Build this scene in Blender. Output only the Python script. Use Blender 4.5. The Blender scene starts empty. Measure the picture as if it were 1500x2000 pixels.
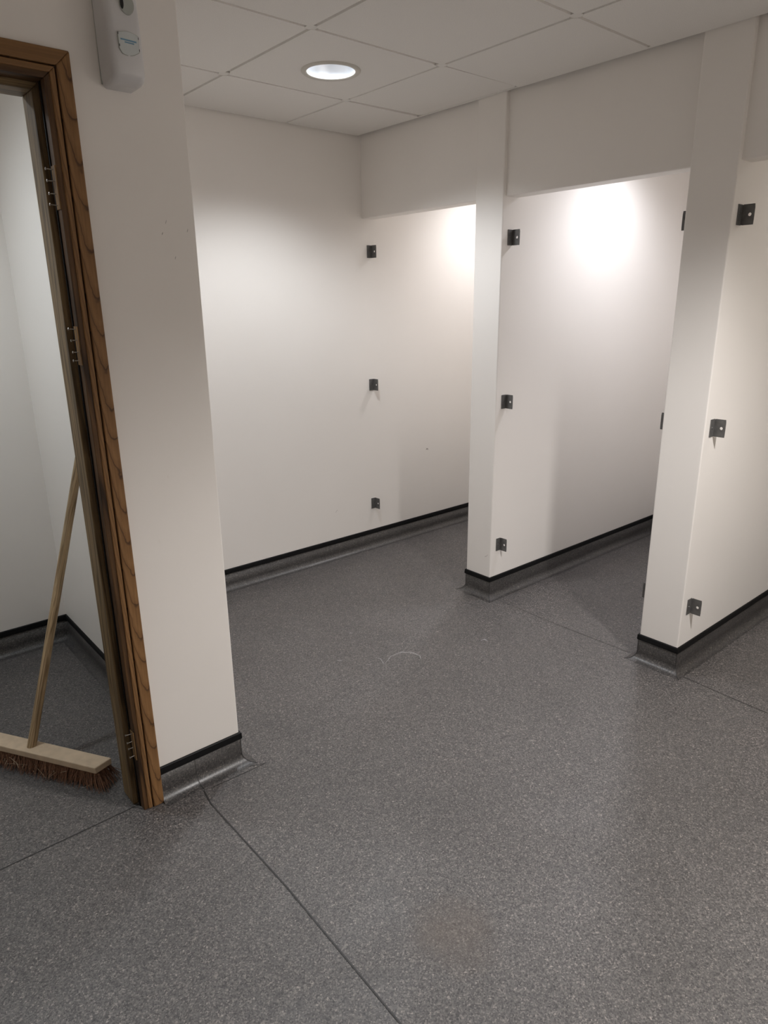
import bpy, bmesh, math, random
from mathutils import Matrix, Vector
random.seed(7)
S = bpy.context.scene
COL = S.collection
PI = math.pi

# ---------------------------------------------------------------- camera
YAW, PITCH, ROLL, FPX = 0.7016, 0.2970, -0.0125, 1337.7
fw = Vector((math.sin(YAW)*math.cos(PITCH), math.cos(YAW)*math.cos(PITCH), -math.sin(PITCH)))
r0 = Vector((math.cos(YAW), -math.sin(YAW), 0)); u0 = r0.cross(fw)
cr = math.cos(ROLL)*r0 + math.sin(ROLL)*u0
cu = -math.sin(ROLL)*r0 + math.cos(ROLL)*u0
cam = bpy.data.cameras.new('camera'); cam.sensor_fit = 'VERTICAL'; cam.sensor_height = 36
cam.lens = FPX/2000*36; cam.clip_start = .02
co = bpy.data.objects.new('camera', cam); COL.objects.link(co)
m = Matrix.Identity(4)
for i in range(3):
    m[i][0], m[i][1], m[i][2] = cr[i], cu[i], -fw[i]
m[0][3], m[1][3], m[2][3] = -2.581, -3.2392, 1.5117
co.matrix_world = m
S.camera = co

# ---------------------------------------------------------------- world, exposure
w = bpy.data.worlds.new('world'); S.world = w; w.use_nodes = True
w.node_tree.nodes['Background'].inputs[0].default_value = (0, 0, 0, 1)
S.view_settings.view_transform = 'Standard'; S.view_settings.look = 'None'
S.view_settings.gamma = 1; S.view_settings.use_curve_mapping = False
S.view_settings.exposure = 0.08
S.cycles.max_bounces = 9; S.cycles.diffuse_bounces = 7; S.cycles.glossy_bounces = 6
S.cycles.use_denoising = True
# downlights of the place: x, y, watts, colour, label  (each is built as a fitting further down)
COOL, WARM = (.93, .96, 1.0), (1.0, .96, .90)
LAMPS = [
    (-.765, -.805, 46, COOL, 'round recessed downlight glowing in the ceiling tile'),
    (-.77, -3.215, 158, (1.0, .965, .945), 'recessed downlight above the near end of the floor, outside the picture'),
    (.95, -.43, 39, (.985, .965, .985), 'recessed downlight inside the cubicle beside the back wall'),
    (.82, -1.47, 44, (.92, .93, 1.0), 'recessed downlight inside the middle cubicle'),
    (.80, -2.50, 14, WARM, 'recessed downlight inside the nearest cubicle'),
    (-2.60, -.62, 37, (.88, .95, 1.0), 'recessed downlight inside the small room behind the door frame'),
]
SPOT, BLEND = 137, .6

# ---------------------------------------------------------------- dimensions (metres)
H, D, HB, ZS = 2.37, .02, 1.9613, .12          # ceiling, header set-back, header underside, skirting top
Y1, T1, Y2, T2 = -.8741, .1659, -1.8988, .1698  # the two cubicle partitions in view
Y3, T3 = -2.925, .168
XE, YD = -1.6675, -1.3779                       # end of the door wall
XI, YI = -1.8215, -1.262                        # inner faces of the small room
XB = 1.75                                       # back of the cubicles
XL, YF = -3.7, -4.4                             # far left and near walls
GX, GY = -1.0701, -1.1146                       # ceiling grid origin
XO, XJ, XR, XS = -1.951, -1.984, -2.014, -2.030 # door frame: architrave outer, inner, rebate, stop
XLO = -2.905                                    # outer edge of the far architrave
ZA = 2.072

# ---------------------------------------------------------------- materials
def mat(name, base, rough=.5, metal=0., spec=.5):
    M = bpy.data.materials.new(name); M.use_nodes = True
    b = M.node_tree.nodes['Principled BSDF']
    b.inputs['Base Color'].default_value = (*base, 1)
    b.inputs['Roughness'].default_value = rough; b.inputs['Metallic'].default_value = metal
    b.inputs['Specular IOR Level'].default_value = spec
    return M, M.node_tree, b
def node(t, kind, **kw):
    n = t.nodes.new(kind)
    for k, v in kw.items():
        if k in n.inputs: n.inputs[k].default_value = v
        else: setattr(n, k, v)
    return n
def coords(t, scale=(1, 1, 1)):
    tc = t.nodes.new('ShaderNodeTexCoord'); mp = t.nodes.new('ShaderNodeMapping')
    mp.inputs['Scale'].default_value = scale
    t.links.new(tc.outputs['Object'], mp.inputs['Vector'])
    return mp.outputs['Vector']
def noise(t, v, scale, detail=3, rough=.5, dist=0.):
    n = node(t, 'ShaderNodeTexNoise', Scale=scale, Detail=detail, Roughness=rough, Distortion=dist)
    t.links.new(v, n.inputs['Vector']); return n.outputs['Fac']
def ramp(t, f, stops):
    r = t.nodes.new('ShaderNodeValToRGB'); e = r.color_ramp.elements
    while len(e) < len(stops): e.new(.5)
    for k, (p, c) in enumerate(stops):
        e[k].position = p; e[k].color = (*c, 1) if len(c) == 3 else c
    t.links.new(f, r.inputs['Fac']); return r.outputs['Color']
def mix(t, a, b, fac, mode='MIX'):
    n = t.nodes.new('ShaderNodeMix'); n.data_type = 'RGBA'; n.blend_type = mode
    for s, x in ((n.inputs[0], fac), (n.inputs[6], a), (n.inputs[7], b)):
        if hasattr(x, 'is_linked'): t.links.new(x, s)
        else: s.default_value = x if isinstance(x, (int, float)) else (*x, 1)
    return n.outputs[2]
def bump(t, b, h, strength=.2, dist=.002):
    n = node(t, 'ShaderNodeBump', Strength=strength, Distance=dist)
    t.links.new(h, n.inputs['Height']); t.links.new(n.outputs['Normal'], b.inputs['Normal'])

def wall_material():
    M, t, b = mat('white wall paint', (.8, .77, .74), .48)
    v = coords(t)
    c = ramp(t, noise(t, v, 1.6, 4), [(.3, (.838, .803, .762)), (.7, (.865, .830, .790))])
    sc = ramp(t, noise(t, coords(t, (3, 3, 1)), 9, 6, .65), [(.70, (1, 1, 1)), (.82, (.93, .91, .88))])
    t.links.new(mix(t, c, sc, 1., 'MULTIPLY'), b.inputs['Base Color'])
    bump(t, b, noise(t, v, 260, 2), .12, .0006)
    return M
def ceiling_material():
    M, t, b = mat('ceiling tile', (.8, .77, .74), .9, spec=.2)
    v = coords(t)
    c = ramp(t, noise(t, v, 420, 2), [(.35, (.76, .735, .70)), (.6, (.82, .795, .76))])
    t.links.new(c, b.inputs['Base Color'])
    bump(t, b, noise(t, v, 300, 3), .35, .001)
    return M
def floor_material(name='speckled grey vinyl', tone=1., gloss=0.):
    M, t, b = mat(name, (.1, .1, .1), .42, spec=.75)
    v = coords(t)
    big = ramp(t, noise(t, v, 2.3, 4), [(.3, tuple(x*tone for x in (.084, .078, .076))), (.7, tuple(x*tone for x in (.101, .094, .092)))])
    def grains(sc):
        vo = node(t, 'ShaderNodeTexVoronoi', Scale=sc); t.links.new(v, vo.inputs['Vector'])
        sp = t.nodes.new('ShaderNodeSeparateColor'); t.links.new(vo.outputs['Color'], sp.inputs[0]); return sp.outputs[0]
    g1 = ramp(t, grains(330.), [(.0, (.34, .34, .34)), (.18, (.62, .62, .62)), (.5, (1., 1., 1.)), (.86, (1.35, 1.34, 1.31)), (1., (2.3, 2.26, 2.16))])
    g2 = ramp(t, grains(190.), [(.0, (.55, .55, .55)), (.12, (.9, .9, .9)), (.86, (1.05, 1.05, 1.05)), (1., (1.75, 1.72, 1.66))])
    c = mix(t, mix(t, big, g1, 1., 'MULTIPLY'), g2, 1., 'MULTIPLY')
    # brown stain on the near floor
    sx = node(t, 'ShaderNodeVectorMath', operation='DISTANCE'); t.links.new(v, sx.inputs[0])
    sx.inputs[1].default_value = (-1.60, -2.33, 0)
    ad = node(t, 'ShaderNodeMath', operation='MULTIPLY_ADD'); t.links.new(noise(t, v, 9, 4), ad.inputs[0])
    ad.inputs[1].default_value = .16; t.links.new(sx.outputs['Value'], ad.inputs[2])
    st = ramp(t, ad.outputs[0], [(.11, (.42, .42, .42)), (.21, (0, 0, 0))])
    c = mix(t, c, (.095, .066, .045), st)
    t.links.new(c, b.inputs['Base Color'])
    rg = ramp(t, noise(t, v, 5, 4), [(.3, (.44-gloss,)*3), (.7, (.56-gloss,)*3)])
    t.links.new(rg, b.inputs['Roughness'])
    bump(t, b, noise(t, v, 420, 2, .5), .08, .0006)
    return M
def wood_material(name, dark, mid, light, sc=1.):
    M, t, b = mat(name, mid, .55, spec=.3)
    v = coords(t, (1, 1, .055))
    w = node(t, 'ShaderNodeTexWave', Scale=26.*sc, Distortion=9., Detail=3., wave_type='BANDS', bands_direction='DIAGONAL')
    w.inputs['Detail Scale'].default_value = 1.6
    t.links.new(v, w.inputs['Vector'])
    f = noise(t, coords(t, (60, 60, 1.6)), 3.2, 5, .6)
    c = ramp(t, w.outputs['Fac'], [(.0, dark), (.22, mid), (.8, light), (1., mid)])
    c2 = ramp(t, f, [(.3, (.55, .53, .5)), (.62, (1.08, 1.05, 1.0))])
    c = mix(t, c, c2, 1., 'MULTIPLY')
    dirt = ramp(t, noise(t, coords(t, (14, 14, 1.5)), 1.1, 4), [(.36, (.62, .6, .58)), (.56, (1, 1, 1))])
    t.links.new(mix(t, c, dirt, 1., 'MULTIPLY'), b.inputs['Base Color'])
    bump(t, b, f, .18, .0015)
    return M
def oak_material(name, dark, mid, light, sc):
    M, t, b = mat(name, mid, .55, spec=.3)
    tc = t.nodes.new('ShaderNodeTexCoord'); sp = t.nodes.new('ShaderNodeSeparateXYZ'); t.links.new(tc.outputs['Object'], sp.inputs[0])
    def mth(op, a, c, d=None):
        n = node(t, 'ShaderNodeMath', operation=op)
        for i, x in enumerate((a, c, d)):
            if x is None: continue
            if hasattr(x, 'is_linked'): t.links.new(x, n.inputs[i])
            else: n.inputs[i].default_value = x
        return n.outputs[0]
    wob = noise(t, coords(t, (1, 1, 1)), 7, 4, .6)
    xr = mth('ADD', sp.outputs['X'], 1.958)                      # across the right-hand architrave
    q = mth('MULTIPLY', mth('MULTIPLY', xr, xr), -150.)
    z = mth('ADD', mth('ADD', sp.outputs['Z'], q), mth('MULTIPLY', wob, .16))
    ph = mth('FRACT', mth('MULTIPLY', z, 10.5), 0)
    c = ramp(t, ph, [(.0, dark), (.05, mid), (.35, light), (.9, mid), (1., dark)])
    f = noise(t, coords(t, (60, 60, 1.6)), 3.2, 5, .6)
    c = mix(t, c, ramp(t, f, [(.3, (.78, .76, .74)), (.62, (1.06, 1.04, 1.0))]), 1., 'MULTIPLY')
    t.links.new(c, b.inputs['Base Color']); bump(t, b, f, .18, .0015)
    return M
def plain(name, base, rough=.5, metal=0., var=.1, sc=40, bm=.1, spec=.5):
    M, t, b = mat(name, base, rough, metal, spec)
    v = coords(t)
    lo = tuple(x*(1-var) for x in base); hi = tuple(min(1, x*(1+var)) for x in base)
    t.links.new(ramp(t, noise(t, v, sc, 3), [(.3, lo), (.7, hi)]), b.inputs['Base Color'])
    if bm: bump(t, b, noise(t, v, sc*6, 2), bm, .0008)
    return M
def emissive(name, col, strength):
    M, t, b = mat(name, (.9, .9, .9), .5)
    v = coords(t)
    c = ramp(t, noise(t, v, 60, 2), [(.3, tuple(x*.93 for x in col)), (.7, col)])
    t.links.new(c, b.inputs['Emission Color']); b.inputs['Emission Strength'].default_value = strength
    return M

WALL = wall_material(); CEIL = ceiling_material(); FLOOR = floor_material(); COVEV = floor_material('skirting vinyl with painted shade', .55, .10)  # skirting: floor vinyl with the shade of its upright band painted into the colour
GRID = plain('ceiling grid enamel', (.74, .715, .68), .5, 0, .04, 30, 0)
STRIP = plain('black capping strip', (.005, .005, .0055), .55, 0, .2, 60, .1, .22)
OAK = oak_material('stained oak', (.075, .038, .018), (.215, .112, .045), (.262, .143, .060), 1.0)
OAKD = wood_material('dark stained oak', (.034, .017, .007), (.098, .050, .020), (.122, .065, .027), .6)
OAKP = wood_material('worn oak stop', (.12, .080, .038), (.245, .168, .084), (.29, .205, .108), .8)
RAW = wood_material('bare oak recess', (.10, .055, .022), (.26, .15, .06), (.33, .20, .085), 2.0)
PINE = wood_material('pale broom handle wood', (.36, .25, .145), (.53, .39, .235), (.62, .475, .30), 1.5)
BEECH = plain('raw broom block wood', (.60, .47, .33), .65, 0, .10, 26)
STEEL = plain('dark grey bracket steel', (.125, .122, .118), .42, .2, .15, 60)
CHROME = plain('bright screw steel', (.42, .40, .37), .35, 1., .1, 90)
WHITEP = plain('white moulded plastic', (.66, .655, .66), .28, 0, .03, 12, 0)
CLEAR = plain('pale window plastic', (.60, .64, .64), .18, 0, .04, 30, 0)
BLUE = plain('blue print', (.16, .30, .42), .4, 0, .08, 60, 0)
BLACK = plain('black plastic', (.006, .006, .007), .35, 0, .2, 60, 0)
SMOKE = plain('grey green button plastic', (.40, .42, .39), .25, 0, .05, 40, 0)
SEAM = plain('dark weld seam', (.030, .029, .029), .5, 0, .25, 70)
CHALK = plain('pale scuff', (.29, .285, .28), .7, 0, .25, 150)
SCUFF = plain('grey scuff', (.44, .41, .38), .7, 0, .25, 150)
TRIM = plain('white enamel trim', (.60, .575, .52), .4, 0, .03, 30, 0)
REFL = plain('bright reflector metal', (.90, .93, .97), .38, 1., .03, 30, 0)
COIR = plain('red brown coir', (.165, .078, .042), .8, 0, .45, 160, 0)
COIRL = plain('pale loose fibre', (.55, .43, .30), .8, 0, .2, 160, 0)

# ---------------------------------------------------------------- builders
def link(name, me, material, parent=None):
    o = bpy.data.objects.new(name, me); COL.objects.link(o)
    if material and not me.materials: me.materials.append(material)
    if parent: o.parent = parent
    return o
def mesh(name, vs, fs, material, parent=None, smooth=False):
    me = bpy.data.meshes.new(name); me.from_pydata([tuple(v) for v in vs], [], fs); me.update()
    if smooth:
        for p in me.polygons: p.use_smooth = True
    return link(name, me, material, parent)
def from_bm(name, bm, material, parent=None, smooth=False):
    bmesh.ops.recalc_face_normals(bm, faces=bm.faces)
    me = bpy.data.meshes.new(name); bm.to_mesh(me); bm.free()
    if smooth:
        for p in me.polygons: p.use_smooth = True
    return link(name, me, material, parent)
def bx(bm, x0, x1, y0, y1, z0, z1):
    v = [bm.verts.new(c) for c in ((x0,y0,z0),(x1,y0,z0),(x1,y1,z0),(x0,y1,z0),(x0,y0,z1),(x1,y0,z1),(x1,y1,z1),(x0,y1,z1))]
    for f in ((0,3,2,1),(4,5,6,7),(0,1,5,4),(1,2,6,5),(2,3,7,6),(3,0,4,7)): bm.faces.new([v[i] for i in f])
def box(name, x0, x1, y0, y1, z0, z1, material, parent=None, bevel=0., seg=2):
    bm = bmesh.new(); bx(bm, x0, x1, y0, y1, z0, z1)
    if bevel: bmesh.ops.bevel(bm, geom=bm.edges[:], offset=bevel, segments=seg, profile=.5, affect='EDGES')
    return from_bm(name, bm, material, parent)
def tube(bm, a, b, ra, rb, n=12, cap=True):
    a, b = Vector(a), Vector(b); d = (b-a).normalized()
    s = d.cross(Vector((0, 0, 1)) if abs(d.z) < .9 else Vector((1, 0, 0))).normalized(); t = d.cross(s)
    A = [bm.verts.new(a+ra*(math.cos(2*PI*i/n)*s+math.sin(2*PI*i/n)*t)) for i in range(n)]
    B = [bm.verts.new(b+rb*(math.cos(2*PI*i/n)*s+math.sin(2*PI*i/n)*t)) for i in range(n)]
    for i in range(n): bm.faces.new((A[i], A[(i+1) % n], B[(i+1) % n], B[i]))
    if cap: bm.faces.new(A[::-1]); bm.faces.new(B)
def lathe(name, prof, material, parent=None, n=48, smooth=True):
    vs, fs = [], []
    for i in range(n):
        a = 2*PI*i/n
        vs += [(r*math.cos(a), r*math.sin(a), z) for r, z in prof]
    k = len(prof)
    for i in range(n):
        j = (i+1) % n
        for q in range(k-1): fs.append((i*k+q, j*k+q, j*k+q+1, i*k+q+1))
    return mesh(name, vs, fs, material, parent, smooth)
def struct(o, label=None):
    o['kind'] = 'structure'
    if label: o['label'] = label
    return o
def empty(name, loc=(0, 0, 0)):
    o = bpy.data.objects.new(name, None); o.location = loc; o.empty_display_size = .05; COL.objects.link(o); return o
def tag(o, label, cat, group=None):
    o['label'] = label; o['category'] = cat
    if group: o['group'] = group
    return o
def keepworld(o, parent):
    o.parent = parent; o.matrix_parent_inverse = Matrix.Translation(-Vector(parent.location))

# ---------------------------------------------------------------- room shell
fl = struct(mesh('floor', [(XL, YF, 0), (XB+.1, YF, 0), (XB+.1, .1, 0), (XL, .1, 0)], [(0, 1, 2, 3)], FLOOR), 'speckled dark grey vinyl floor')
struct(box('wall_back', XL-.1, XB+.1, 0, .12, 0, H+.3, WALL), 'white back wall behind the first cubicle')
struct(box('wall_left', XL-.12, XL, YF, .0, 0, H+.3, WALL), 'white wall at the far left side of the room')
struct(box('wall_front', XL-.1, XB+.1, YF-.12, YF, 0, H+.3, WALL), 'white wall at the near end of the room')
struct(box('wall_right', XB, XB+.12, YF, 0, 0, H+.3, WALL), 'white wall at the back of the cubicles')
bm = bmesh.new(); bx(bm, XI, XE, YD, .02, 0, H+.1)
bmesh.ops.bevel(bm, geom=[e for e in bm.edges if abs(e.verts[0].co.z-e.verts[1].co.z) > 1], offset=.004, segments=3, profile=.5, affect='EDGES')
struct(from_bm('wall_side', bm, WALL), 'white end wall between the door frame and the cubicle room')
bm = bmesh.new()
bx(bm, XO-.028, XI+.004, YD, YI, 0, H+.1); bx(bm, XL, XLO+.028, YD, YI, 0, H+.1); bx(bm, XLO+.028, XO-.028, YD, YI, ZA-.028, H+.1)
struct(from_bm('wall_door', bm, WALL), 'white wall around the wooden door frame')
def partition(name, y, t, label):
    bm = bmesh.new(); bx(bm, 0, XB+.02, y-t, y, 0, H+.1)
    bmesh.ops.bevel(bm, geom=[e for e in bm.edges if abs(e.verts[0].co.z-e.verts[1].co.z) > 1 and e.verts[0].co.x < .01],
                    offset=.005, segments=3, profile=.5, affect='EDGES')
    return struct(from_bm(name, bm, WALL), label)
P1 = partition('wall_partition', Y1, T1, 'white partition between the first and middle cubicles')
P2 = partition('wall_partition.001', Y2, T2, 'white partition between the middle and nearest cubicles')
P3 = partition('wall_partition.002', Y3, YF-Y3 and -(YF-Y3), 'white wall closing the nearest cubicle')
for k, (ya, yb, lb) in enumerate(((Y1, 0, 'white header panel above the first cubicle'), (Y2, Y1-T1, 'white header panel above the middle cubicle'), (Y3, Y2-T2, 'white header panel above the nearest cubicle'))):
    bm = bmesh.new(); bx(bm, D, D+.085, ya-.002, yb+.002, HB, H+.1)
    bmesh.ops.bevel(bm, geom=[e for e in bm.edges if e.verts[0].co.z < HB+.001 and e.verts[1].co.z < HB+.001 and abs(e.verts[0].co.y-e.verts[1].co.y) > .1],
                    offset=.004, segments=3, profile=.5, affect='EDGES')
    struct(from_bm('wall_header', bm, WALL), lb)

# ---------------------------------------------------------------- coved skirting
def sweep(profile, path, i):
    """segment i of a polyline; room on the right of travel; mitred ends"""
    def nrm(a, b):
        d = (Vector(b)-Vector(a)).normalized(); return Vector((d.y, -d.x))
    n = len(path); seg = nrm(path[i], path[i+1])
    a = nrm(path[i-1], path[i]) if i > 0 else seg
    b = nrm(path[i+1], path[i+2]) if i+2 < n else seg
    ma, mb = (a+seg)/(1+a.dot(seg)), (seg+b)/(1+seg.dot(b))
    A = [(path[i][0]+o*ma.x, path[i][1]+o*ma.y, z) for o, z in profile]
    B = [(path[i+1][0]+o*mb.x, path[i+1][1]+o*mb.y, z) for o, z in profile]
    return A+B, [(k, k+1, len(profile)+k+1, len(profile)+k) for k in range(len(profile)-1)]
R_ = .036
COVE = [(0, ZS-.012), (.003, ZS-.012)] + [(.003+R_-R_*math.cos(a), .0006+R_-R_*math.sin(a)) for a in [PI/2*k/9 for k in range(10)]] + [(.0405, .0004)]
CAP = [(0, ZS-.025), (.0065, ZS-.025), (.0075, ZS-.020), (.0065, ZS-.003), (.004, ZS), (0, ZS)]
PATH = [(XO-.002, YD), (XE, YD), (XE, 0), (XB, 0), (XB, Y1), (0, Y1), (0, Y1-T1), (XB, Y1-T1), (XB, Y2), (0, Y2), (0, Y2-T2), (XB, Y2-T2), (XB, Y3), (0, Y3), (0, YF)]
PATH2 = [(XL, 0), (XI, 0), (XI, YI)]
def skirting(name, path, idx, label):
    vs, fs, vc, fc = [], [], [], []
    for i in idx:
        for prof, V, F in ((COVE, vs, fs), (CAP, vc, fc)):
            a, f = sweep(prof, path, i); k = len(V); V += a; F += [tuple(x+k for x in g) for g in f]
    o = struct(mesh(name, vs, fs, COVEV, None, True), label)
    c = mesh('capping_strip', vc, fc, STRIP, o); c['label'] = 'black plastic capping strip'
    return o
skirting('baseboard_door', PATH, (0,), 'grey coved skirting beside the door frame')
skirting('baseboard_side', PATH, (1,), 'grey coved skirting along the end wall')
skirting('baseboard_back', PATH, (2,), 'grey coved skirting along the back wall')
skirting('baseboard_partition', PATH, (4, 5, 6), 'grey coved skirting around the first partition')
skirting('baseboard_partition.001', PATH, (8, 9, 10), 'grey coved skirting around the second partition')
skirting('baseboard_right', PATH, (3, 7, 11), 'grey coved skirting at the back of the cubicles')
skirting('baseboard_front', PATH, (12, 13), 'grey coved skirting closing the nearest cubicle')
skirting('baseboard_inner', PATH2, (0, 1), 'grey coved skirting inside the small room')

# floor welds, corner patches and scuffs
def ribbon(name, pts, wd, material, parent, z=.0012, taper=False):
    P = [Vector((p[0], p[1], p[2] if len(p) > 2 else z)) for p in pts]; vs, fs = [], []
    for i, p in enumerate(P):
        d = (P[min(i+1, len(P)-1)]-P[max(i-1, 0)]); d.z = 0
        if d.length < 1e-6: d = Vector((1, 0, 0))
        d.normalize(); s = Vector((d.y, -d.x, 0))*wd*.5
        if taper: s *= (.25+.75*math.sin(PI*i/(len(P)-1)))*random.uniform(.5, 1.2)
        vs += [p-s, p+s]
    for i in range(len(P)-1): fs.append((2*i, 2*i+1, 2*i+3, 2*i+2))
    return mesh(name, vs, fs, material, parent)
def coveline(x, y0, ny):
    return [(x, y0+ny*o, z+.0009) for o, z in COVE[1:]]
ribbon('weld_seam', [(-1.832, YD-.05), (-1.843, -1.50), (-1.838, -1.93), (-1.850, -2.41), (-1.852, YF)], .0045, SEAM, fl)
ribbon('weld_seam', [(-2.9, -1.352), (XS, -1.352)], .0035, SEAM, fl)
ribbon('weld_seam', [(.020, Y1-T1-.045), (.012, -1.45), (.022, Y2+.05)], .0022, SEAM, fl)
ribbon('weld_seam', [(.0, Y2-T2-.04), (-.01, -2.28), (-.02, -2.60), (-.02, Y3)], .0028, SEAM, fl)
ribbon('weld_seam', [(.02, -.05), (.015, -.45), (.02, Y1+.05)], .0014, SEAM, fl)
ribbon('weld_seam', [(-1.832+.004*k/11, p[1], p[2]) for k, p in enumerate(coveline(0, YD, -1))], .0032, SEAM, fl)
ribbon('weld_seam', [(-1.80, YD-.055), (XE+.055, YD-.062)], .0020, SEAM, fl)
ribbon('weld_seam', [(XE+.01, YD-.04), (XE+.060, YD-.063)], .0020, SEAM, fl)
for cx, cy, sx, sy in ((0, Y2-T2, -1, -1), (0, Y1-T1, -1, -1), (0, Y2, -1, 1), (0, Y1, -1, 1), (XE, YD, 1, -1)):
    vs = []
    for o, z in COVE[1:]:
        vs += [(cx+sx*(o+.0004)-.0011, cy+sy*(o+.0004)+.0011*sx*sy, z+.0007), (cx+sx*(o+.0004)+.0011, cy+sy*(o+.0004)-.0011*sx*sy, z+.0007)]
    mesh('weld_seam', vs, [(2*i, 2*i+1, 2*i+3, 2*i+2) for i in range(len(COVE)-2)], SEAM, fl)
def curve(pts, n=14):
    out = []
    for i in range(n+1):
        u = i/n*(len(pts)-1); k = min(int(u), len(pts)-2); f = u-k
        a, b = pts[k], pts[k+1]; out.append((a[0]+(b[0]-a[0])*f+random.uniform(-1, 1)*.002, a[1]+(b[1]-a[1])*f+random.uniform(-1, 1)*.002))
    return out
for pts, wd in (([(-.85, -1.19), (-.80, -1.165), (-.74, -1.165), (-.705, -1.20), (-.70, -1.25), (-.715, -1.275)], .008),
                ([(-.86, -1.13), (-.845, -1.15), (-.87, -1.20)], .005), ([(-1.0, -1.035), (-.985, -1.05)], .010),
                ([(-.39, -1.33), (-.365, -1.335), (-.37, -1.355)], .008), ([(-.80, -.86), (-.79, -.875)], .006), ([(-.93, -1.15), (-.90, -1.16)], .004)):
    ribbon('scuff_mark', curve(pts), wd, CHALK, fl, .0009, True)
def wallmark(parent, pts, axis, at, wd, material):
    vs, fs = [], []
    for i, (a, z) in enumerate(pts):
        for s in (-1, 1):
            vs.append((at, a, z+s*wd/2) if axis == 0 else (a, at, z+s*wd/2))
    for i in range(len(pts)-1): fs.append((2*i, 2*i+1, 2*i+3, 2*i+2))
    return mesh('scuff_mark', vs, fs, material, parent)
wallmark(P1, [(Y1-.128, .226), (Y1-.140, .233), (Y1-.149, .243)], 0, -.0006, .0022, SCUFF)
wb = bpy.data.objects['wall_back']
wallmark(wb, [(.53, .573), (.54, .576), (.548, .570)], 1, -.0006, .010, SCUFF)
wallmark(wb, [(-.23, .29), (-.215, .305)], 1, -.0006, .0025, SCUFF)
ws = bpy.data.objects['wall_side']
for a, z, s in ((-1.752, 1.718, .008), (-1.765, 1.69, .005), (-1.735, 1.63, .006), (-1.693, 1.70, .008)):
    wallmark(ws, [(a, z), (a+.003, z+s)], 1, YD-.0006, .004, SCUFF)

# ---------------------------------------------------------------- suspended ceiling
ce = struct(box('ceiling', XL-.1, XB+.1, YF-.1, .1, H+.24, H+.30, GRID), 'suspended ceiling of square white tiles in a grid')
G = .0065                                        # half width of the reveal between tiles
L0 = LAMPS[0]
RA = .100                                        # hole for the downlight
def tile(x0, x1, y0, y1, ch=.016, tilt=None, z=H):
    cx, cy = (x0+x1)/2, (y0+y1)/2; a, b = (x1-x0)/2, (y1-y0)/2; ch = min(ch, a*.4, b*.4)
    ring = [(-a+ch, -b), (a-ch, -b), (a, -b+ch), (a, b-ch), (a-ch, b), (-a+ch, b), (-a, b-ch), (-a, -b+ch)]
    vs = [(p[0], p[1], 0) for p in ring]+[(p[0], p[1], .012) for p in ring]
    fs = [tuple(range(7, -1, -1)), tuple(range(8, 16))]+[(i, (i+1) % 8, (i+1) % 8+8, i+8) for i in range(8)]
    o = mesh('ceiling_tile', vs, fs, CEIL, ce); o.location = (cx, cy, z)
    if tilt: o.rotation_euler = tilt; o.location.z += .003
    return o
def holed_tile(x0, x1, y0, y1, hx, hy, r):
    n = 64; vs, fs = [], []
    for i in range(n):
        t = 2*PI*i/n; c, s = math.cos(t), math.sin(t)
        k = min((x1-hx if c > 0 else hx-x0)/max(abs(c), 1e-6), (y1-hy if s > 0 else hy-y0)/max(abs(s), 1e-6))
        vs += [(hx+c*k, hy+s*k, 0), (hx+c*r, hy+s*r, 0), (hx+c*k, hy+s*k, .012), (hx+c*r, hy+s*r, .012)]
    for i in range(n):
        a, b = 4*i, 4*((i+1) % n)
        fs += [(a, a+1, b+1, b), (a+2, b+2, b+3, a+3), (a, b, b+2, a+2), (a+1, a+3, b+3, b+1)]
    o = mesh('ceiling_tile', vs, fs, CEIL, ce); o.location.z = H; return o
def holes(x0, x1, y0, y1):
    return [l for l in LAMPS if x0+.1 < l[0] < x1-.1 and y0+.1 < l[1] < y1-.1]
AN = .016                                        # wall angle width
def region(X0, X1, Y0, Y1_, edge):
    for i in range(-6, 4):
        for j in range(-8, 4):
            x0, x1 = max(GX+.6*i, X0), min(GX+.6*(i+1), X1); y0, y1 = max(GY+.6*j, Y0), min(GY+.6*(j+1), Y1_)
            if x1-x0 < .03 or y1-y0 < .03: continue
            g = [G if abs(v-w_) > 1e-6 or not e else AN*.75 for v, w_, e in ((x0, X0, edge[0]), (x1, X1, edge[1]), (y0, Y0, edge[2]), (y1, Y1_, edge[3]))]
            q = (x0+g[0], x1-g[1], y0+g[2], y1-g[3]); h = holes(*q)
            if h: holed_tile(*q, h[0][0], h[0][1], RA)
            else: tile(*q, tilt=(0, math.radians(-.55), 0) if (i, j) == (1, 0) else None)
region(XE, -.002, YF, -.006, (0, 1, 1, 1))
region(XL, XE, YF, YD, (1, 0, 1, 1))
def bar(x0, x1, y0, y1):
    box('grid_bar', x0, x1, y0, y1, H+.0075, H+.032, GRID, ce)
for i in range(-5, 3):
    x = GX+.6*i
    if x < D-.05: bar(x-.012, x+.012, YF, -.02 if x > XE else YD)
for j in range(-6, 3):
    y = GY+.6*j
    if y < -.05: bar(XE if y > YD else XL, -.016, y-.012, y+.012)
for i in range(-5, 3):
    for j in range(-6, 3):
        x, y = GX+.6*i, GY+.6*j
        if x < D-.05 and y < -.05 and (x > XE+.05 or y < YD): box('grid_joint', x-.019, x+.019, y-.019, y+.019, H+.0012, H+.0074, GRID, ce)
def angle(x0, x1, y0, y1): box('wall_angle', x0, x1, y0, y1, H+.004, H+.024, GRID, ce)
angle(XE, -.002, -.006-AN, -.006); angle(-.002-AN, -.002, YF, -.006-AN); angle(XE, XE+AN, YD, -AN); angle(XL, XE, YD-AN, YD)
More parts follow.
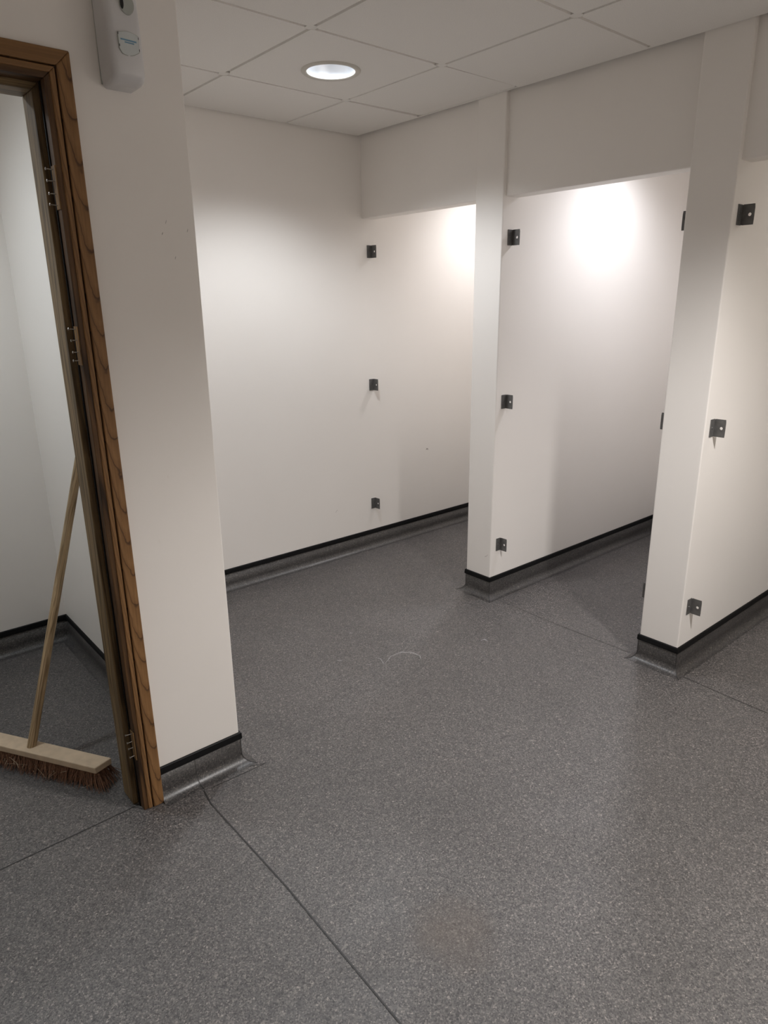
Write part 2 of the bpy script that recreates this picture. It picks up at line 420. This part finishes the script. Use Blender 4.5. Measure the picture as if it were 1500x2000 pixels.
for x0, x1, y0, y1 in ((D+.085, XB, Y1, 0), (D+.085, XB, Y2, Y1-T1), (D+.085, XB, Y3, Y2-T2), (XL, XI, YI, 0)):
    h = holes(x0, x1, y0, y1)[0]; holed_tile(x0, x1, y0, y1, h[0], h[1], RA)

# ---------------------------------------------------------------- downlights
LAMP_MATS = {}
for x, y, pw, colr, lb in LAMPS:
    t = tag(empty('downlight', (x, y, H)), lb, 'downlight', 'recessed ceiling downlights')
    lathe('trim_ring', [(.094, .004), (.092, -.001), (.094, -.004), (.102, -.0075), (.110, -.0068), (.1155, -.0025), (.116, .0005)], TRIM, t)
    prof = [(.0925, .0)]+[(.0925-.045*(k/8)**1.6, .100*k/8) for k in range(1, 9)]
    lathe('reflector', prof, REFL, t)
    if colr not in LAMP_MATS: LAMP_MATS[colr] = (emissive('lamp glow', colr, 26.), emissive('lamp face', tuple(c*.9 for c in colr), 5.))
    lathe('lamp_rim', [(.050, .100), (.050, .090), (.046, .083), (.041, .083), (.038, .086)], LAMP_MATS[colr][0], t)
    lathe('lamp', [(.039, .0865), (.030, .084), (.015, .0825), (.0005, .082)], LAMP_MATS[colr][1], t)
    lathe('housing', [(.0935, .0), (.096, .115), (.0005, .116)], GRID, t)
    L = bpy.data.lights.new('downlight_beam', 'SPOT'); L.energy = pw; L.color = colr
    wide = 170 if x < -2 else 152 if x > 0 else 0                 # the small room and the cubicles have softer fittings
    L.spot_size = math.radians(wide or SPOT); L.spot_blend = 1. if wide else BLEND; L.shadow_soft_size = .075
    lo = bpy.data.objects.new('downlight_beam', L); COL.objects.link(lo); lo.parent = t; lo.location = (0, 0, .002)

# ---------------------------------------------------------------- door frame
df = empty('door_1', (XS, YD, 0)); struct(df, 'stained oak door frame without a door, beside the white end wall')
def fpart(name, o, par=df):
    o.name = name; keepworld(o, df); return o
Ya = YD-.017                                       # face of the architrave
def jamb(sgn, xo):
    """right jamb for sgn=1; the far one is its mirror"""
    X = lambda d: xo-sgn*d
    def b(name, d0, d1, y0, y1, m_, bev=.002):
        bm = bmesh.new(); bx(bm, d0, d1, y0, y1, 0, 1)
        for v in bm.verts:
            if v.co.z > .5: v.co.z = ZA-v.co.x
            v.co.x = X(v.co.x)
        if bev: bmesh.ops.bevel(bm, geom=bm.edges[:], offset=bev, segments=2, profile=.5, affect='EDGES')
        return fpart(name, from_bm(name, bm, m_))
    b('architrave', 0, .0335, Ya, YD+.001, OAK, .003)
    b('jamb', .0375, .063, YD-.011, YI, OAKD, .002)
    b('jamb_bead', .0365, .050, YD-.0145, YD-.008, OAK, .003)
    b('door_stop', .060, .079, YD+.037, YI+.002, OAKP, .002)
    b('seal_strip', .0625, .0660, YD+.0175, YD+.0225, STRIP, 0)
    b('architrave_back', 0, .055, YI-.002, YI+.014, OAKD, .003)
jamb(1, XO); jamb(-1, XLO)
def headpiece(name, d0, d1, y0, y1, m_, inset):
    # grain runs along the piece: modelled upright, then laid flat
    ln = XO-XLO
    bm = bmesh.new(); bx(bm, 0, d1-d0, y0, y1, 0, 1)
    for v in bm.verts: v.co.z = d0+v.co.x if v.co.z < .5 else ln-d0-v.co.x
    bmesh.ops.bevel(bm, geom=bm.edges[:], offset=.0025, segments=2, profile=.5, affect='EDGES')
    o = from_bm(name, bm, m_); o.rotation_euler = (0, PI/2, 0); o.location = (XLO, 0, ZA-d0)
    bpy.context.view_layer.update(); keepworld(o, df)
headpiece('architrave', 0, .0335, Ya, YD+.001, OAK, .0005)
headpiece('jamb_head', .0375, .063, YD-.011, YI, OAKD, .0375)
headpiece('jamb_bead', .0365, .050, YD-.0145, YD-.008, OAK, .0365)
headpiece('door_stop', .060, .079, YD+.037, YI+.002, OAKP, .060)
for zc in (1.782, 1.415, .232):
    h = fpart('hinge_recess', box('hinge_recess', XO-.0655, XO-.0615, YD-.009, YD+.0165, zc-.048, zc+.048, RAW, None, .0008))
    for k in range(4):
        z = zc+.038-.0255*k+random.uniform(-.003, .003); y = YD+.006+random.uniform(-.002, .002); ln = random.uniform(.013, .019)
        bm = bmesh.new(); dz = random.uniform(-.003, .002)
        a = Vector((XO-.064, y, z)); b_ = Vector((XO-.064-ln, y+.001, z+dz))
        tube(bm, a, b_, .0012, .0013, 8); d = (b_-a).normalized()
        tube(bm, b_-d*.002, b_+d*.0012, .0016, .0034, 10); tube(bm, b_+d*.0012, b_+d*.0020, .0034, .0024, 10)
        s = from_bm('screw', bm, CHROME); s['label'] = 'loose bright screw standing out of the frame'
        s.parent = h; s.matrix_parent_inverse = Matrix.Translation(-Vector(df.location))
        s.matrix_parent_inverse = Matrix.Identity(4)

# ---------------------------------------------------------------- wall dispenser
dx, dz0, dz1 = -1.8385, 2.012, 2.262
dp = tag(empty('wall_dispenser', (dx, YD, dz0)), 'white plastic wall dispenser with a small blue-lettered window, high beside the door frame', 'dispenser')
def dring(z, hw, dep, rad):
    pts = [(-hw, 0)]
    for k in range(9):
        a = PI+PI/2*k/8; pts.append((-hw+rad*1.0+rad*math.cos(a), -dep+rad+rad*math.sin(a)))
    pts.append((0, -dep-.003))
    for k in range(9):
        a = -PI/2+PI/2*k/8; pts.append((hw-rad+rad*math.cos(a), -dep+rad+rad*math.sin(a)))
    pts.append((hw, 0)); return [(x, y, z) for x, y in pts]
secs = [(0, .030, .050, .014), (.004, .036, .066, .016), (.010, .0385, .078, .018), (.020, .040, .084, .019), (.060, .0405, .083, .019), (.120, .041, .079, .019), (.180, .041, .074, .019), (.225, .0405, .066, .019), (.243, .038, .055, .018), (.250, .030, .040, .014)]
vs, fs = [], []
for s in secs: vs += dring(*s)
n = len(dring(*secs[0]))
for i in range(len(secs)-1):
    for k in range(n-1): fs.append((i*n+k, i*n+k+1, (i+1)*n+k+1, (i+1)*n+k))
fs.append(tuple(range(n-1, -1, -1))); fs.append(tuple(range((len(secs)-1)*n, len(secs)*n)))
body = mesh('body', vs, fs, WHITEP, dp, True)
md = body.modifiers.new('e', 'EDGE_SPLIT'); md.split_angle = math.radians(50)
box('back_plate', -.0415, .0415, -.003, 0, .008, .245, SMOKE, dp, .001)
yf = -.0862
def panel(name, pts, y, th, material, parent):
    n = len(pts)
    return mesh(name, [(x, y, z) for x, z in pts]+[(x, y+th, z) for x, z in pts],
                [tuple(range(n)), tuple(range(2*n-1, n-1, -1))]+[(i, i+n, (i+1) % n+n, (i+1) % n) for i in range(n)], material, parent)
win = [(-.021, .068)]+[(-.021+.046*k/8, .066-.012*math.sin(PI*(.15+.85*k/8))*.9) for k in range(1, 8)]+[(.025, .066), (.025, .098)]+[(.025-.046*k/8, .098+.005*math.sin(PI*k/8)) for k in range(1, 8)]+[(-.021, .098)]
rim = panel('window_rim', [(x*1.04+.0*x, .082+(z-.082)*1.05) for x, z in win], yf+.0004, .006, SMOKE, dp)
pn = panel('label_window', win, yf-.0004, .006, CLEAR, dp)
panel('blue_lettering', [(-.017, .0845), (.020, .0835), (.020, .0868), (-.017, .0878)], yf-.0009, .001, BLUE, pn)
panel('blue_lettering', [(-.008, .0800), (.014, .0793), (.014, .0818), (-.008, .0825)], yf-.0009, .001, BLUE, pn)
for x, z in ((-.0215, .097), (-.0205, .073), (.0255, .094), (.0255, .070)):
    panel('slot', [(x-.0007, z-.0025), (x+.0007, z-.0025), (x+.0007, z+.0025), (x-.0007, z+.0025)], yf-.0006, .001, BLACK, dp)
bt = [(.008+.0165*math.cos(2*PI*k/24), .160+.021*math.sin(2*PI*k/24)) for k in range(24)]
panel('push_button', bt, -.083, .006, SMOKE, dp)
panel('keyhole', [(-.004+.0042*math.cos(2*PI*k/16), .160+.012*math.sin(2*PI*k/16)) for k in range(16)], -.0836, .001, BLACK, dp)

# ---------------------------------------------------------------- broom
hd = Vector((.24, -.397, 0)).normalized(); hn = Vector((-hd.y, hd.x, 0))      # along the head, across it
c0 = Vector((-2.214+.0, -.925, 0))
br = tag(empty('broom', c0), 'wooden broom with red-brown bristles leaning in the small room behind the door frame', 'broom')
br.rotation_euler = (0, 0, math.atan2(hd.y, hd.x))
# head in local axes: x along the head, y across
bm = bmesh.new(); bx(bm, -.30, .305, -.031, .031, .056, .079)
bmesh.ops.bevel(bm, geom=bm.edges[:], offset=.003, segments=2, profile=.5, affect='EDGES')
for v in bm.verts:
    if v.co.x > .29 and v.co.y < -.02: v.co.x -= .012; v.co.z += .001
from_bm('head_block', bm, BEECH, br)
bm = bmesh.new(); bl = bmesh.new()
def strand(b, p, q, r, bend):
    A = None; s1 = Vector((random.uniform(-1, 1), random.uniform(-1, 1), 0)).normalized()
    for k in range(4):
        u = k/3; c = p.lerp(q, u)+bend*math.sin(PI*u*.5)*u
        c.z = max(c.z, .0018)
        rr = r*(1-.55*u)
        ring = [b.verts.new(c+rr*Vector((math.cos(2*PI*j/3), math.sin(2*PI*j/3), .2*math.sin(2*PI*j/3)))) for j in range(3)]
        if A:
            for j in range(3): b.faces.new((A[j], A[(j+1) % 3], ring[(j+1) % 3], ring[j]))
        A = ring
for i in range(46):
    for j in range(4):
        x = -.292+.588*i/45; y = -.0235+.0157*j
        for k in range(15):
            p = Vector((x+random.gauss(0, .0032), y+random.gauss(0, .0028), .058))
            end = max(0, (x-.22)/.08)*.030 - max(0, (-.22-x)/.08)*.030
            q = Vector((p.x+random.gauss(0, .010)+end*random.uniform(.5, 1.3), p.y+random.gauss(0, .007)+(y*.7)*random.uniform(.3, 1.4), random.uniform(.002, .012)))
            strand(bm, p, q, random.uniform(.0009, .0017), Vector((random.gauss(0, .006), random.gauss(0, .006), 0)))
for k in range(26):
    x = random.uniform(-.28, .31); y = -.033
    p = Vector((x, y, random.uniform(.012, .045)))
    strand(bl, p, p+Vector((random.gauss(0, .022), random.uniform(-.016, .004), random.uniform(-.022, .004))), .0009, Vector((random.gauss(0, .012), -.008, 0)))
b1 = from_bm('bristles', bm, COIR, br); b1['kind'] = 'stuff'; b1['label'] = 'red-brown coir bristles'
b2 = from_bm('loose_fibres', bl, COIRL, br); b2['kind'] = 'stuff'
hb0 = Vector((-2.214, -.925, .072)); ht = Vector((-1.882, -.785, 1.016)); hdir = (ht-hb0).normalized()
bm = bmesh.new(); N = 9; ln = (XI-.017-hb0.x)/hdir.x
for k in range(N):
    tube(bm, (0, 0, ln*k/N), (0, 0, ln*(k+1)/N), .0142 if k else .0150, .0142, 20, False)
tube(bm, (0, 0, ln), (0, 0, ln+.004), .0142, .010, 20, True)
bmesh.ops.remove_doubles(bm, verts=bm.verts[:], dist=.0004)
hnd = from_bm('handle', bm, PINE, None, True)
hnd.rotation_euler = hdir.to_track_quat('Z', 'Y').to_euler(); hnd.location = hb0
bpy.context.view_layer.update()
hnd.parent = br; hnd.matrix_parent_inverse = br.matrix_world.inverted()

# ---------------------------------------------------------------- hinge brackets of the missing cubicle doors
BH, BP, BW, BT = .034, .045, .030, .003            # half height, projection, wall leg, thickness
def plate_with_hole(name, parent, s):
    """tab standing out from the wall along s*y, in the plane x=0..BT, with a round hole"""
    hx, hz, r = .030, 0., .0058; n = 32; vs, fs = [], []
    for x in (0, BT):
        for i in range(n):
            t = 2*PI*i/n+.01; c, q = math.cos(t), math.sin(t)
            k = min((BP-hx if c > 0 else hx)/max(abs(c), 1e-6), BH/max(abs(q), 1e-6))
            vs += [(x, s*(hx+c*k), hz+q*k), (x, s*(hx+c*r), hz+q*r)]
    m_ = 2*n
    for i in range(n):
        a, b = 2*i, 2*((i+1) % n)
        fs += [(a, a+1, b+1, b), (m_+a, m_+b, m_+b+1, m_+a+1), (a, b, m_+b, m_+a), (a+1, m_+a+1, m_+b+1, b+1)]
    o = mesh(name, vs, fs, STEEL, parent)
    bm = bmesh.new(); bm.from_mesh(o.data); bmesh.ops.recalc_face_normals(bm, faces=bm.faces); bm.to_mesh(o.data); bm.free()
    return o
def bracket(x, y, z, s, label):
    t = tag(empty('hinge_bracket', (x, y, z)), label, 'bracket', 'dark steel angle brackets on the cubicle walls')
    ya, yb = sorted((0, s*BT))
    box('wall_leg', -BW, BT, ya, yb, -BH, BH, STEEL, t, .0006, 1)
    plate_with_hole('tab', t, s)
    bm = bmesh.new(); tube(bm, (-BW*.55, s*BT, 0), (-BW*.55, s*(BT+.0022), 0), .0045, .0032, 12)
    from_bm('screw', bm, STEEL, t)
    return t
LV = (('upper', 1.790), ('middle', 1.037), ('lower', .292))
for nm, z in LV:
    bracket(.082, 0, z, -1, 'dark steel angle bracket, %s of three on the back wall' % nm)
    bracket(.070, Y1-T1, z, -1, 'dark steel angle bracket, %s of three on the partition facing the middle cubicle' % nm)
    bracket(.068, Y2-T2, z, -1, 'dark steel angle bracket, %s of three on the nearest partition, at the right edge' % nm)
    bracket(.070, Y2, z, 1, 'dark steel angle bracket, %s of three peeping out behind the nearest partition' % nm)
